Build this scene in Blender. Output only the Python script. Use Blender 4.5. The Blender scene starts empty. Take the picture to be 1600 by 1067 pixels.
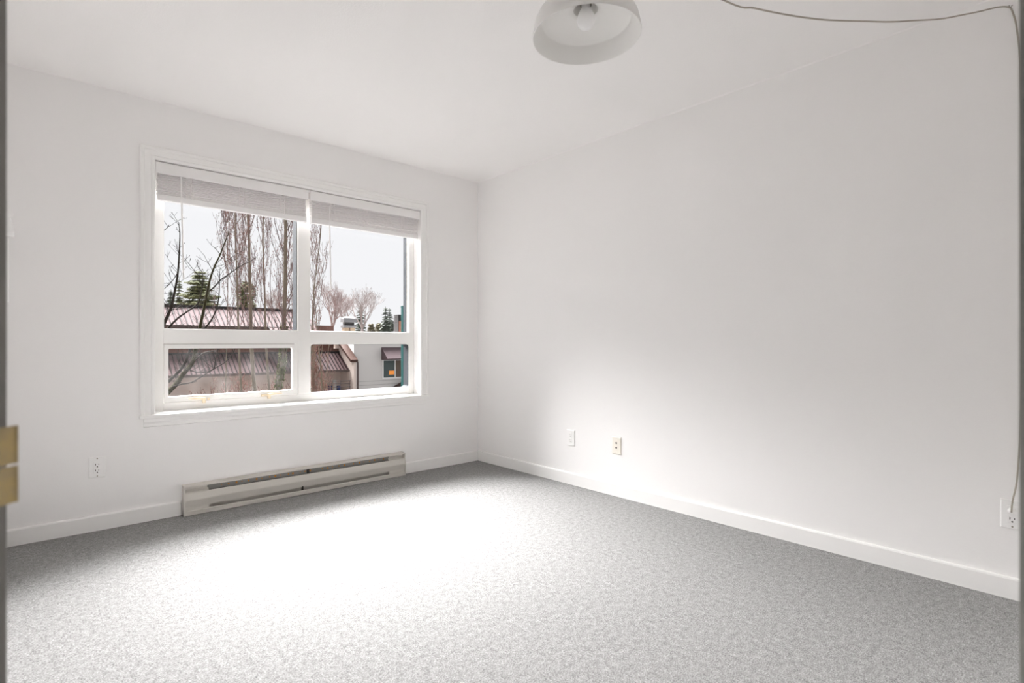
import bpy, bmesh, math, random
from mathutils import Vector, Matrix

# ------------------------------------------------------------------ camera, sky, light, exposure
scene = bpy.context.scene
COL = scene.collection
W_PX, H_PX, F_PX, HORIZON = 1600.0, 1067.0, 840.0, 536.5
CAM = Vector((-2.94, -3.717, 1.025))
YAW = math.radians(41.95)                       # heading, clockwise from +Y
FWD = Vector((math.sin(YAW), math.cos(YAW), 0))
RGT = Vector((math.cos(YAW), -math.sin(YAW), 0))

cam_d = bpy.data.cameras.new('camera')
cam_d.sensor_width = 36.0
cam_d.lens = 36.0 * F_PX / W_PX
cam_d.shift_y = (HORIZON - H_PX / 2) / W_PX
cam_d.clip_start = 0.02
cam_d.clip_end = 600
cam_d.dof.use_dof = True
cam_d.dof.focus_distance = 4.2
cam_d.dof.aperture_fstop = 5.0
cam_o = bpy.data.objects.new('camera', cam_d)
COL.objects.link(cam_o)
cam_o.location = CAM
cam_o.rotation_euler = (math.radians(90), 0, -YAW)
scene.camera = cam_o

world = bpy.data.worlds.new('overcast_sky')
scene.world = world
world.use_nodes = True
wn = world.node_tree
bg = wn.nodes['Background']
bg.inputs['Color'].default_value = (0.972, 0.976, 1.0, 1)
bg.inputs['Strength'].default_value = 0.98

sun_d = bpy.data.lights.new('veiled_sun_offscreen', 'SUN')
sun_d.energy = 82.0
sun_d.angle = math.radians(66)
sun_d.color = (1.0, 0.99, 0.985)
sun_o = bpy.data.objects.new('veiled_sun_offscreen', sun_d)
COL.objects.link(sun_o)
# bright cloud higher in the open sky outside the window, above everything the picture shows of it
sd = Vector((-0.12, -1.0, -1.0)).normalized()
sun_o.rotation_euler = sd.to_track_quat('-Z', 'Y').to_euler()
sun_o.location = sd * -60

scene.view_settings.view_transform = 'Standard'
scene.view_settings.look = 'None'
scene.view_settings.gamma = 1.0
scene.view_settings.use_curve_mapping = False
scene.view_settings.exposure = 0.0
scene.cycles.use_denoising = True
scene.cycles.max_bounces = 24
scene.cycles.diffuse_bounces = 14
scene.cycles.glossy_bounces = 4
scene.cycles.transparent_max_bounces = 24
scene.cycles.sample_clamp_indirect = 10.0

# ------------------------------------------------------------------ helpers
def P(px, py, Y):
    """point on the vertical plane y = Y seen at photo pixel (px, py)"""
    r = FWD + RGT * ((px - W_PX / 2) / F_PX) + Vector((0, 0, (HORIZON - py) / F_PX))
    return CAM + r * ((Y - CAM.y) / r.y)

class MB:
    def __init__(s):
        s.v = []; s.f = []
    def add(s, vs, fs):
        b = len(s.v)
        s.v += [tuple(p) for p in vs]
        s.f += [tuple(b + i for i in f) for f in fs]
        return s
    def box(s, x0, x1, y0, y1, z0, z1):
        vs = [(x, y, z) for z in (z0, z1) for y in (y0, y1) for x in (x0, x1)]
        return s.add(vs, [(0, 2, 3, 1), (4, 5, 7, 6), (0, 1, 5, 4), (2, 6, 7, 3), (0, 4, 6, 2), (1, 3, 7, 5)])
    def extrude(s, prof, axis, a, b):
        """closed profile [(p, q)] swept along axis 'x' (p=y, q=z), 'y' (p=x, q=z) or 'z' (p=x, q=y)"""
        def pt(p, q, t):
            return {'x': (t, p, q), 'y': (p, t, q), 'z': (p, q, t)}[axis]
        n = len(prof)
        vs = [pt(p, q, a) for p, q in prof] + [pt(p, q, b) for p, q in prof]
        fs = [(i, (i + 1) % n, n + (i + 1) % n, n + i) for i in range(n)]
        fs += [tuple(range(n))[::-1], tuple(range(n, 2 * n))]
        return s.add(vs, fs)
    def tube(s, pts, rads, n=6, cap=True):
        pts = [Vector(p) for p in pts]
        if not isinstance(rads, (list, tuple)):
            rads = [rads] * len(pts)
        b = len(s.v)
        for i, p in enumerate(pts):
            d = (pts[min(i + 1, len(pts) - 1)] - pts[max(i - 1, 0)])
            if d.length < 1e-9: d = Vector((0, 0, 1))
            d.normalize()
            a = d.orthogonal() if i == 0 else (pa - d * pa.dot(d))
            if a.length < 1e-6: a = d.orthogonal()
            a.normalize(); pa = a
            c = d.cross(a)
            for k in range(n):
                t = 2 * math.pi * k / n
                s.v.append(tuple(p + (a * math.cos(t) + c * math.sin(t)) * rads[i]))
        for i in range(len(pts) - 1):
            for k in range(n):
                k2 = (k + 1) % n
                s.f.append((b + i * n + k, b + i * n + k2, b + (i + 1) * n + k2, b + (i + 1) * n + k))
        if cap:
            s.f.append(tuple(b + k for k in range(n))[::-1])
            e = b + (len(pts) - 1) * n
            s.f.append(tuple(e + k for k in range(n)))
        return s
    def lathe(s, prof, n=48, c=(0, 0, 0), axis='z', close=False):
        b = len(s.v); m = len(prof)
        for k in range(n):
            t = 2 * math.pi * k / n
            for r, h in prof:
                u, w = r * math.cos(t), r * math.sin(t)
                p = {'z': (u, w, h), 'y': (u, h, w), 'x': (h, u, w)}[axis]
                s.v.append((c[0] + p[0], c[1] + p[1], c[2] + p[2]))
        for k in range(n):
            k2 = (k + 1) % n
            for i in range(m if close else m - 1):
                j = (i + 1) % m
                s.f.append((b + k * m + i, b + k2 * m + i, b + k2 * m + j, b + k * m + j))
        return s
    def octa(s, c, r, h):
        x, y, z = c
        return s.add([(x + r, y, z), (x, y + r, z), (x - r, y, z), (x, y - r, z), (x, y, z + h), (x, y, z - h)],
                     [(0, 1, 4), (1, 2, 4), (2, 3, 4), (3, 0, 4), (1, 0, 5), (2, 1, 5), (3, 2, 5), (0, 3, 5)])
    def mesh(s, name, m, smooth=False):
        me = bpy.data.meshes.new(name)
        me.from_pydata(s.v, [], s.f)
        me.validate()
        if m: me.materials.append(m)
        bm = bmesh.new(); bm.from_mesh(me)
        bmesh.ops.recalc_face_normals(bm, faces=bm.faces)
        bm.to_mesh(me); bm.free()
        if smooth:
            me.polygons.foreach_set('use_smooth', [True] * len(me.polygons))
        return me
    def build(s, name, m, parent=None, smooth=False, bevel=0, kind=None, label=None, loc=None):
        return put(name, s.mesh(name, m, smooth), parent, bevel, kind, label, loc)

def put(name, me, parent=None, bevel=0, kind=None, label=None, loc=None):
    o = bpy.data.objects.new(name, me)
    COL.objects.link(o)
    if parent is not None: o.parent = parent
    if loc is not None: o.location = loc
    if bevel:
        b = o.modifiers.new('bevel', 'BEVEL')
        b.width = bevel; b.segments = 2; b.limit_method = 'ANGLE'; b.angle_limit = math.radians(40)
    if kind: o['kind'] = kind
    if label: o['label'] = label
    return o

def tag(o, label, cat=None, group=None, kind=None):
    o['label'] = label
    if cat: o['category'] = cat
    if group: o['group'] = group
    if kind: o['kind'] = kind
    return o

def thing(name, label, cat=None, loc=(0, 0, 0), group=None, kind=None):
    o = bpy.data.objects.new(name, None)
    COL.objects.link(o)
    o.location = loc
    o.empty_display_size = 0.1
    return tag(o, label, cat, group, kind)

def mat(name, rgb, rough=0.6, var=0.06, scale=8.0, bump=0.0, bscale=200.0, spec=0.3, metal=0.0, rgb2=None, emit=0.0):
    m = bpy.data.materials.new(name)
    m.use_nodes = True
    nt = m.node_tree; N = nt.nodes; L = nt.links
    bs = N['Principled BSDF']
    bs.inputs['Roughness'].default_value = rough
    bs.inputs['Specular IOR Level'].default_value = spec
    bs.inputs['Metallic'].default_value = metal
    tc = N.new('ShaderNodeTexCoord')
    nz = N.new('ShaderNodeTexNoise')
    nz.inputs['Scale'].default_value = scale
    nz.inputs['Detail'].default_value = 4
    L.new(tc.outputs['Object'], nz.inputs['Vector'])
    mx = N.new('ShaderNodeMix'); mx.data_type = 'RGBA'
    c2 = rgb2 if rgb2 else tuple(c * (1 - var) for c in rgb)
    mx.inputs[6].default_value = (*rgb, 1)
    mx.inputs[7].default_value = (*c2, 1)
    L.new(nz.outputs['Fac'], mx.inputs[0])
    L.new(mx.outputs[2], bs.inputs['Base Color'])
    if bump:
        nb = N.new('ShaderNodeTexNoise')
        nb.inputs['Scale'].default_value = bscale
        nb.inputs['Detail'].default_value = 2
        L.new(tc.outputs['Object'], nb.inputs['Vector'])
        bp = N.new('ShaderNodeBump')
        bp.inputs['Strength'].default_value = bump
        bp.inputs['Distance'].default_value = 0.002
        L.new(nb.outputs['Fac'], bp.inputs['Height'])
        L.new(bp.outputs['Normal'], bs.inputs['Normal'])
    if emit:
        bs.inputs['Emission Color'].default_value = (*rgb, 1)
        bs.inputs['Emission Strength'].default_value = emit
    return m

def carpet_mat():
    m = bpy.data.materials.new('grey_loop_carpet')
    m.use_nodes = True
    nt = m.node_tree; N = nt.nodes; L = nt.links
    bs = N['Principled BSDF']
    bs.inputs['Roughness'].default_value = 0.95
    bs.inputs['Specular IOR Level'].default_value = 0.1
    tc = N.new('ShaderNodeTexCoord')
    def noise(scale, detail, sc=(1, 1, 1)):
        mp = N.new('ShaderNodeMapping'); mp.inputs['Scale'].default_value = sc
        L.new(tc.outputs['Object'], mp.inputs['Vector'])
        n = N.new('ShaderNodeTexNoise')
        n.inputs['Scale'].default_value = scale; n.inputs['Detail'].default_value = detail
        n.inputs['Roughness'].default_value = 0.7
        L.new(mp.outputs['Vector'], n.inputs['Vector'])
        return n
    n1 = noise(230, 3, (0.75, 1, 1))
    n2 = noise(45, 4)
    add = N.new('ShaderNodeMath'); add.operation = 'MULTIPLY_ADD'
    add.inputs[1].default_value = 0.42
    L.new(n2.outputs['Fac'], add.inputs[0]); L.new(n1.outputs['Fac'], add.inputs[2])
    rp = N.new('ShaderNodeValToRGB')
    e = rp.color_ramp.elements
    e[0].position = 0.48; e[0].color = (0.098, 0.0965, 0.0975, 1)
    e[1].position = 0.94; e[1].color = (0.47, 0.465, 0.462, 1)
    k = e.new(0.70); k.color = (0.252, 0.2495, 0.248, 1)
    L.new(add.outputs[0], rp.inputs['Fac'])
    L.new(rp.outputs['Color'], bs.inputs['Base Color'])
    bp = N.new('ShaderNodeBump'); bp.inputs['Strength'].default_value = 0.5; bp.inputs['Distance'].default_value = 0.003
    L.new(n1.outputs['Fac'], bp.inputs['Height'])
    L.new(bp.outputs['Normal'], bs.inputs['Normal'])
    return m

def glass_mat(name='window_glass', haze=False):
    m = bpy.data.materials.new(name)
    m.use_nodes = True
    nt = m.node_tree; N = nt.nodes; L = nt.links
    N.remove(N['Principled BSDF'])
    out = N['Material Output']
    tr = N.new('ShaderNodeBsdfTransparent'); tr.inputs['Color'].default_value = (0.98, 0.98, 0.98, 1)
    gl = N.new('ShaderNodeBsdfGlossy'); gl.inputs['Roughness'].default_value = 0.02
    fr = N.new('ShaderNodeFresnel'); fr.inputs['IOR'].default_value = 1.10
    mx = N.new('ShaderNodeMixShader')
    L.new(fr.outputs['Fac'], mx.inputs['Fac']); L.new(tr.outputs['BSDF'], mx.inputs[1]); L.new(gl.outputs['BSDF'], mx.inputs[2])
    last = mx
    if haze:                                     # dried smears and condensation between the panes
        tc = N.new('ShaderNodeTexCoord')
        nz = N.new('ShaderNodeTexNoise'); nz.inputs['Scale'].default_value = 7; nz.inputs['Detail'].default_value = 5
        L.new(tc.outputs['Object'], nz.inputs['Vector'])
        mr = N.new('ShaderNodeMapRange')
        mr.inputs['From Min'].default_value = 0.48; mr.inputs['From Max'].default_value = 0.75
        mr.inputs['To Min'].default_value = 0.002; mr.inputs['To Max'].default_value = 0.012
        L.new(nz.outputs['Fac'], mr.inputs['Value'])
        tl = N.new('ShaderNodeBsdfTranslucent'); tl.inputs['Color'].default_value = (0.55, 0.54, 0.54, 1)
        m2 = N.new('ShaderNodeMixShader')
        L.new(mr.outputs['Result'], m2.inputs['Fac']); L.new(mx.outputs['Shader'], m2.inputs[1]); L.new(tl.outputs['BSDF'], m2.inputs[2])
        last = m2
    L.new(last.outputs['Shader'], out.inputs['Surface'])
    return m

M = {}
M['wall'] = mat('white_wall_paint', (0.896, 0.886, 0.881), 0.75, 0.015, 1.5, 0.12, 90, 0.25)
M['ceiling'] = mat('white_ceiling_paint', (0.905, 0.892, 0.884), 0.9, 0.02, 2.0, 0.35, 160, 0.1)
M['trim'] = mat('white_semi_gloss_trim', (0.90, 0.893, 0.882), 0.38, 0.015, 3.0, 0.0, 1, 0.4)
M['vinyl'] = mat('white_vinyl', (0.86, 0.85, 0.83), 0.42, 0.03, 5.0, 0.0, 1, 0.4)
M['carpet'] = carpet_mat()
M['glass'] = glass_mat()
M['hazy_glass'] = glass_mat('smeared_window_glass', True)
M['gasket'] = mat('grey_gasket', (0.035, 0.038, 0.043), 0.7, spec=0.1)
M['aged_ivory'] = mat('aged_ivory_plastic', (0.80, 0.68, 0.50), 0.45, 0.1, 30)
M['blind'] = mat('white_blind_slat', (0.86, 0.845, 0.84), 0.45, 0.02, 6)
M['heater'] = mat('almond_heater_enamel', (0.64, 0.615, 0.57), 0.42, 0.04, 4.0)
M['heater_fin'] = mat('grey_heater_fins', (0.30, 0.295, 0.275), 0.5, 0.25, 40, metal=0.3)
M['orange_dot'] = mat('rust_orange_rivet', (0.62, 0.24, 0.04), 0.6, 0.2, 60)
M['dark_metal'] = mat('dark_steel', (0.07, 0.068, 0.062), 0.5, 0.3, 30, metal=0.5)
M['plate'] = mat('white_plate_plastic', (0.90, 0.895, 0.885), 0.35, 0.01, 8)
M['plate_ivory'] = mat('ivory_plate_plastic', (0.86, 0.82, 0.74), 0.35, 0.02, 8)
M['slot'] = mat('hole_shade_paint', (0.03, 0.028, 0.026), 0.6)  # dark colour on raised pieces stands in for the shade inside holes
M['screw'] = mat('screw_metal', (0.35, 0.33, 0.29), 0.4, 0.1, 50, metal=0.6)
M['shade'] = mat('white_lamp_enamel', (0.82, 0.81, 0.79), 0.32, 0.01, 6, spec=0.45)
M['bulb'] = mat('frosted_bulb_glass', (0.90, 0.90, 0.90), 0.30, 0.01, 8, spec=0.5)
M['socket'] = mat('lamp_socket', (0.22, 0.205, 0.18), 0.5)
M['cord'] = mat('taupe_lamp_cord', (0.42, 0.385, 0.33), 0.55, 0.1, 60)
M['jamb'] = mat('grey_beige_jamb', (0.26, 0.25, 0.235), 0.5, 0.06, 8)  # same even mid-grey tone on both jambs and the head
M['closet'] = mat('cream_paint', (0.86, 0.845, 0.83), 0.7, 0.05, 3)
M['hall'] = mat('hall_paint', (0.50, 0.48, 0.45), 0.8, 0.03, 3)
M['brass'] = mat('worn_brass', (0.52, 0.38, 0.14), 0.4, 0.35, 90, metal=0.7, rgb2=(0.34, 0.29, 0.21))

# ------------------------------------------------------------------ room shell
CEIL = 2.44
X_LEFT, Y_NEAR = -3.05, -3.76
JL, JR, JD0, JD1 = -0.3795, 0.3810, 0.285, 0.405         # door opening in the cut corner, camera standing in the hall
def C2(depth, side, z=0.0):
    p = CAM + FWD * depth + RGT * side
    return Vector((p.x, p.y, z))

floor = MB().box(-4.6, 0.12, -5.4, 0.0, -0.12, 0.0).build('floor', M['carpet'], kind='structure')
tag(floor, 'heathered grey loop pile carpet covering the whole floor', kind='structure')
ceiling = MB().box(-4.6, 0.12, -5.4, 0.0, CEIL, CEIL + 0.12).build('ceiling', M['ceiling'], kind='structure')
tag(ceiling, 'plain off white painted ceiling', kind='structure')

# far wall with the window opening
OX0, OX1, OZ0, OZ1 = -2.394, -0.597, 0.612, 2.094
wf = MB()
wf.box(X_LEFT - 0.12, OX0, 0.0, 0.20, -0.12, CEIL + 0.12)
wf.box(OX1, 0.12, 0.0, 0.20, -0.12, CEIL + 0.12)
wf.box(OX0, OX1, 0.0, 0.20, -0.12, OZ0)
wf.box(OX0, OX1, 0.0, 0.20, OZ1, CEIL + 0.12)
tag(wf.build('wall_far', M['wall']), 'white painted wall holding the window', kind='structure')
tag(MB().box(0.0, 0.12, -5.4, 0.0, -0.12, CEIL + 0.12).build('wall_right', M['wall']),
    'long bare white painted wall', kind='structure')
LEND = C2(JD1, JL); s = (LEND.x - X_LEFT) / RGT.x
LY = LEND.y + RGT.y * -s
tag(MB().box(X_LEFT - 0.12, X_LEFT, LY - 0.05, 0.0, -0.12, CEIL + 0.12).build('wall_left', M['wall']),
    'white side wall beside the doorway', kind='structure')
REND = C2(JD1, JR); s2 = (REND.y - Y_NEAR) / -RGT.y
RX = REND.x + RGT.x * s2
tag(MB().box(RX - 0.05, 0.0, Y_NEAR - 0.12, Y_NEAR, -0.12, CEIL + 0.12).build('wall_back', M['closet']),
    'cream wall on the doorway side of the room', kind='structure')

def diag_box(mb, d0, d1, a0, a1, z0, z1):
    vs = [C2(d, a, z) for z in (z0, z1) for d in (d0, d1) for a in (a0, a1)]
    mb.add(vs, [(0, 2, 3, 1), (4, 5, 7, 6), (0, 1, 5, 4), (2, 6, 7, 3), (0, 4, 6, 2), (1, 3, 7, 5)])
    return mb
wd = MB()
diag_box(wd, JD0, JD1 - 0.012, JL - 0.60, JL - 0.02, 0, CEIL)
diag_box(wd, JD0, JD1 - 0.012, JR + 0.02, JR + 0.60, 0, CEIL)
diag_box(wd, JD0, JD1 - 0.012, JL - 0.02, JR + 0.02, 2.05, CEIL)
tag(wd.build('wall_door', M['closet']), 'angled wall with the doorway across the room corner', kind='structure')
door = thing('door_1', 'doorway lining of painted jambs around the room entrance', kind='structure')
diag_box(MB(), JD0 - 0.01, JD1, JL - 0.02, JL, 0, 2.05).build('jamb', M['jamb'], door, bevel=0.002)
diag_box(MB(), JD0 - 0.01, JD1, JR, JR + 0.02, 0, 2.05).build('jamb', M['jamb'], door, bevel=0.002)
diag_box(MB(), JD0 - 0.01, JD1, JL, JR, 2.03, 2.05).build('jamb_head', M['jamb'], door)
# brass strike plate on the latch jamb, lip curling past the jamb edge
sp = MB()
zc = CAM.z - 0.0925
prof = [(JD1 - 0.035, JL + 0.0002), (JD1 - 0.002, JL + 0.0002), (JD1 + 0.004, JL + 0.0004), (JD1 + 0.0060, JL + 0.0016),
        (JD1 + 0.0052, JL + 0.0028), (JD1 + 0.003, JL + 0.0018), (JD1 - 0.002, JL + 0.0016), (JD1 - 0.035, JL + 0.0016)]
for za, zb in ((zc + 0.0015, zc + 0.030), (zc - 0.028, zc - 0.0005)):
    n = len(prof)
    sp.add([C2(d, a, za) for d, a in prof] + [C2(d, a, zb) for d, a in prof],
           [(i, (i + 1) % n, n + (i + 1) % n, n + i) for i in range(n)] + [tuple(range(n))[::-1], tuple(range(n, 2 * n))])
sp.build('strike_plate', M['brass'], door, label='worn brass strike plate with curled lip')

# hallway where the camera stands
hw = MB()
diag_box(hw, -1.0, JD0, -0.62, -0.55, 0, CEIL)
diag_box(hw, -1.0, JD0, 0.55, 0.62, 0, CEIL)
diag_box(hw, -1.07, -1.0, -0.62, 0.62, 0, CEIL)
tag(hw.build('wall_hall', M['hall']), 'dim painted hallway wall outside the doorway', kind='structure')

# baseboards
def bb_prof(t=0.014, h=0.086):
    return [(0, 0), (-t, 0), (-t, h - 0.008), (-t + 0.003, h - 0.002), (-t + 0.008, h), (0, h)]
HX0, HX1 = -2.259, -0.767
bb = thing('baseboard_far', 'low white baseboard under the window wall', kind='structure')
MB().extrude(bb_prof(), 'x', X_LEFT, HX0 - 0.006).build('board', M['trim'], bb)
MB().extrude(bb_prof(), 'x', HX1 + 0.004, -0.0).build('board', M['trim'], bb)
tag(MB().extrude(bb_prof(), 'y', Y_NEAR, 0.0).build('baseboard_right', M['trim']),
    'low white baseboard along the long bare wall', kind='structure')
# paint-caulk bead along the ceiling edges
tag(MB().extrude([(0, 0), (-0.0045, 0), (0, -0.0045)], 'x', X_LEFT, 0).build('trim_1', M['ceiling'], loc=(0, 0, CEIL)),
    'thin caulk bead where window wall meets ceiling', kind='structure')
tag(MB().extrude([(0, 0), (-0.0045, 0), (0, -0.0045)], 'y', Y_NEAR, 0).build('trim_2', M['ceiling'], loc=(0, 0, CEIL)),
    'thin caulk bead where the long wall meets ceiling', kind='structure')

# ------------------------------------------------------------------ window
win = thing('window_1', 'white vinyl window with four panes in moulded white casing', kind='structure')
CW = 0.074
def casing_prof(w=CW):          # across the casing from inner edge (0) outward, y negative = into the room
    return [(0, 0), (0, -0.012), (0.006, -0.016), (0.016, -0.016), (0.021, -0.011), (0.050, -0.013),
            (0.055, -0.019), (0.068, -0.019), (w, -0.014), (w, 0)]
pl = [(OX0 - p, q) for p, q in casing_prof()]
pr = [(OX1 + p, q) for p, q in casing_prof()]
def mitre_casing(prof, side):
    n = len(prof); vs = []
    for p, q in prof: vs.append((p, q, OZ0))
    for p, q in prof: vs.append((p, q, OZ1 + abs(p - (OX0 if side < 0 else OX1))))
    return MB().add(vs, [(i, (i + 1) % n, n + (i + 1) % n, n + i) for i in range(n)] + [tuple(range(n))[::-1], tuple(range(n, 2 * n))])
mitre_casing(pl, -1).build('casing_side', M['trim'], win)
mitre_casing(pr, 1).build('casing_side', M['trim'], win)
hp = casing_prof(); n = len(hp)
MB().add([(OX0 - p, q, OZ1 + p) for p, q in hp] + [(OX1 + p, q, OZ1 + p) for p, q in hp],
         [(i, (i + 1) % n, n + (i + 1) % n, n + i) for i in range(n)] + [tuple(range(n))[::-1], tuple(range(n, 2 * n))]
         ).build('casing_head', M['trim'], win)
MB().box(OX0 - CW - 0.004, OX1 + CW + 0.004, -0.030, 0.0, 0.590, 0.612).build('stool', M['trim'], win, bevel=0.004)
MB().box(OX0 + 0.0005, OX1 - 0.0005, -0.001, 0.11, 0.600, 0.618).build('stool_inner', M['trim'], win)
ap = [(0, 0.590), (-0.017, 0.590), (-0.017, 0.572), (-0.012, 0.560), (-0.012, 0.545), (0, 0.540)]
MB().extrude(ap, 'x', OX0 - CW + 0.018, OX1 + CW - 0.018).build('apron', M['trim'], win)
FY0, FY1 = 0.088, 0.165
fr = MB()
xa, xb, xc, xd = -2.337, -1.537, -1.450, -0.643        # glazing openings
za, zb, zcc, zd = 0.667, 1.021, 1.113, 2.035
fr.box(OX0, xa, FY0, FY1, 0.615, OZ1)
fr.box(xd, OX1, FY0, FY1, 0.615, OZ1)
fr.box(xa, xd, FY0, FY1, 0.615, za)
fr.box(xa, xd, FY0, FY1, zd, OZ1)
fr.build('frame', M['vinyl'], win, bevel=0.003)
MB().box(xb, xc, FY0 - 0.002, FY1, za - 0.002, zd + 0.002).build('mullion', M['vinyl'], win, bevel=0.003)
MB().box(xa - 0.002, xb + 0.002, FY0 - 0.001, FY1, zb, zcc).build('transom', M['vinyl'], win, bevel=0.003)
MB().box(xc - 0.002, xd + 0.002, FY0 - 0.001, FY1, zb, zcc).build('transom', M['vinyl'], win, bevel=0.003)
def rounded_ring(x0, x1, z0, z1, w, r, y0, y1, wl=None, wr=None, wb=None, wt=None, seg=6):
    """flat frame: square outside, rounded inside opening"""
    ox = [(x0, z0), (x1, z0), (x1, z1), (x0, z1)]
    wl = w if wl is None else wl; wr = w if wr is None else wr; wb = w if wb is None else wb; wt = w if wt is None else wt
    ix0, ix1, iz0, iz1 = x0 + wl, x1 - wr, z0 + wb, z1 - wt
    inner = []; outer = []
    for (cx, cz, a0, oc) in ((ix0 + r, iz0 + r, math.pi, ox[0]), (ix1 - r, iz0 + r, 1.5 * math.pi, ox[1]),
                             (ix1 - r, iz1 - r, 0, ox[2]), (ix0 + r, iz1 - r, 0.5 * math.pi, ox[3])):
        for k in range(seg + 1):
            t = a0 + 0.5 * math.pi * k / seg
            inner.append((cx + r * math.cos(t), cz + r * math.sin(t)))
            outer.append(oc)
    n = len(inner); mb = MB()
    vs = [(x, y0, z) for x, z in outer] + [(x, y0, z) for x, z in inner] + [(x, y1, z) for x, z in outer] + [(x, y1, z) for x, z in inner]
    fs = []
    for i in range(n):
        j = (i + 1) % n
        fs += [(i, j, n + j, n + i), (2 * n + j, 2 * n + i, 3 * n + i, 3 * n + j), (n + i, n + j, 3 * n + j, 3 * n + i)]
        if outer[i] != outer[j]: fs.append((j, i, 2 * n + i, 2 * n + j))
    return mb.add(vs, fs)
# glazing beads with slim dark gaskets
PY = 0.100
def glazing(x0, x1, z0, z1, gm, bead, r, y):
    rounded_ring(x0, x1, z0, z1, bead, r, y - 0.012, y - 0.004).build('glazing_bead', M['vinyl'], win)
    rounded_ring(x0, x1, z0, z1, bead + 0.001, r, y - 0.004, FY1 + 0.002, wr=bead + 0.004).build('gasket', M['gasket'], win)
    MB().box(x0 + 0.001, x1 - 0.001, y - 0.0015, y + 0.0015, z0 + 0.001, z1 - 0.001).build('pane', gm, win)
glazing(xa, xb, zcc, zd, M['glass'], 0.003, 0.002, 0.103)
glazing(xc, xd, zcc, zd, M['glass'], 0.003, 0.002, 0.130)
glazing(xc, xd, za, zb, M['glass'], 0.003, 0.020, 0.101)
# awning sash in the lower left with its two latches
sash = rounded_ring(xa + 0.002, xb - 0.002, za + 0.002, zb - 0.002, 0.026, 0.008, FY0 - 0.004, PY + 0.02,
                    wl=0.022, wr=0.036, wb=0.033, wt=0.026).build('awning_sash', M['vinyl'], win, bevel=0.002)
MB().box(xa + 0.02, xb - 0.034, PY - 0.0015, PY + 0.0015, za + 0.032, zb - 0.025).build('pane', M['hazy_glass'], sash)
for lx, hand in ((-2.125, -1), (-1.735, 1)):
    lt = MB()
    lt.box(lx - 0.008, lx + 0.008, FY0 - 0.022, FY0 - 0.004, za - 0.014, za + 0.020)
    lt.add([(lx + hand * 0.0, FY0 - 0.024, za + 0.008), (lx + hand * 0.0, FY0 - 0.010, za + 0.008),
            (lx + hand * 0.085, FY0 - 0.017, za + 0.016), (lx + hand * 0.085, FY0 - 0.013, za + 0.016),
            (lx, FY0 - 0.024, za + 0.022), (lx, FY0 - 0.010, za + 0.022),
            (lx + hand * 0.085, FY0 - 0.017, za + 0.020), (lx + hand * 0.085, FY0 - 0.013, za + 0.020)],
           [(0, 1, 3, 2), (4, 6, 7, 5), (0, 2, 6, 4), (1, 5, 7, 3), (0, 4, 5, 1), (2, 3, 7, 6)])
    lt.box(lx - hand * 0.034 - 0.014, lx - hand * 0.020 + 0.014, FY0 - 0.012, FY0 - 0.002, za + 0.002, za + 0.016)
    lt.build('latch', M['aged_ivory'], sash, label='yellowed plastic cam latch')

# ------------------------------------------------------------------ blinds
def blind(x0, x1, label, ladders, wand_top, wand_bot):
    b = thing('window_blind', label, 'blind', (x0, 0.03, 2.02), 'raised blinds in the window')
    ox, oy, oz = x0, 0.03, 2.02
    w = x1 - x0
    vp = [(-0.030, 0.0), (-0.034, 0.004), (-0.034, 0.063), (-0.030, 0.067), (-0.024, 0.067), (-0.024, 0.0)]
    MB().extrude(vp, 'x', 0, w).build('valance', M['blind'], b)
    MB().box(0.004, w - 0.004, -0.022, 0.026, 0.018, 0.060).build('headrail', M['blind'], b)
    sl = [(-0.023, 0.0016), (-0.0215, 0.0026), (0.0215, 0.0026), (0.023, 0.0016), (0.023, -0.0016), (0.0215, -0.0026), (-0.0215, -0.0026), (-0.023, -0.0016)]
    me = MB().extrude(sl, 'x', 0.012, w - 0.012).mesh('slat', M['blind'])
    rnd = random.Random(int(x0 * 100))
    ns = 15
    for k in range(ns):
        o = put('slat', me, b, loc=(rnd.uniform(-0.002, 0.002), (0.0025 if k % 2 else -0.0015), 0.012 - 0.124 * k / (ns - 1)))
        o.rotation_euler = (rnd.uniform(-0.03, 0.03), rnd.uniform(-0.0012, 0.0012), 0)
    rp = [(-0.026, -0.118), (-0.028, -0.124), (-0.028, -0.152), (-0.024, -0.156), (-0.004, -0.156), (0.000, -0.150), (0.000, -0.122), (-0.002, -0.118)]
    MB().extrude(rp, 'x', 0.010, w - 0.010).build('bottom_rail', M['blind'], b)
    for lx in ladders:
        m = MB()
        for dx in (-0.013, 0.013):
            pts = [(lx - x0 + dx + rnd.uniform(-0.004, 0.004), -0.028 - rnd.uniform(0, 0.004), 0.004 - 0.13 * k / 8) for k in range(9)]
            m.tube(pts, 0.0030, 5)
        for k in range(9):
            zz = 0.002 - 0.124 * k / 8
            m.tube([(lx - x0 - 0.013, -0.029, zz + rnd.uniform(-0.006, 0.006)), (lx - x0 + 0.013, -0.030, zz + rnd.uniform(-0.006, 0.006))], 0.0024, 4)
        m.build('ladder_cord', M['blind'], b)
    m = MB()
    o3 = Vector((ox, oy, oz))
    a, c = Vector(wand_top) - o3, Vector(wand_bot) - o3
    d = (c - a)
    m1 = MB().tube([a, a + d * 0.265], 0.0045, 8)
    m1.lathe([(0, 0.012), (0.004, 0.012), (0.004, -0.004), (0, -0.004)], 8, tuple(a))
    wd_ = m1.build('tilt_wand', M['blind'], b)
    MB().tube([a + d * 0.26, c], 0.0052, 8).build('wand_rod', M['blind'], wd_)
    return b
blind(-2.391, -1.499, 'raised white blind over the pane above the awning sash', (-2.222, -1.925, -1.672),
      P(283, 278, -0.012), P(287, 436, -0.012))
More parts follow.
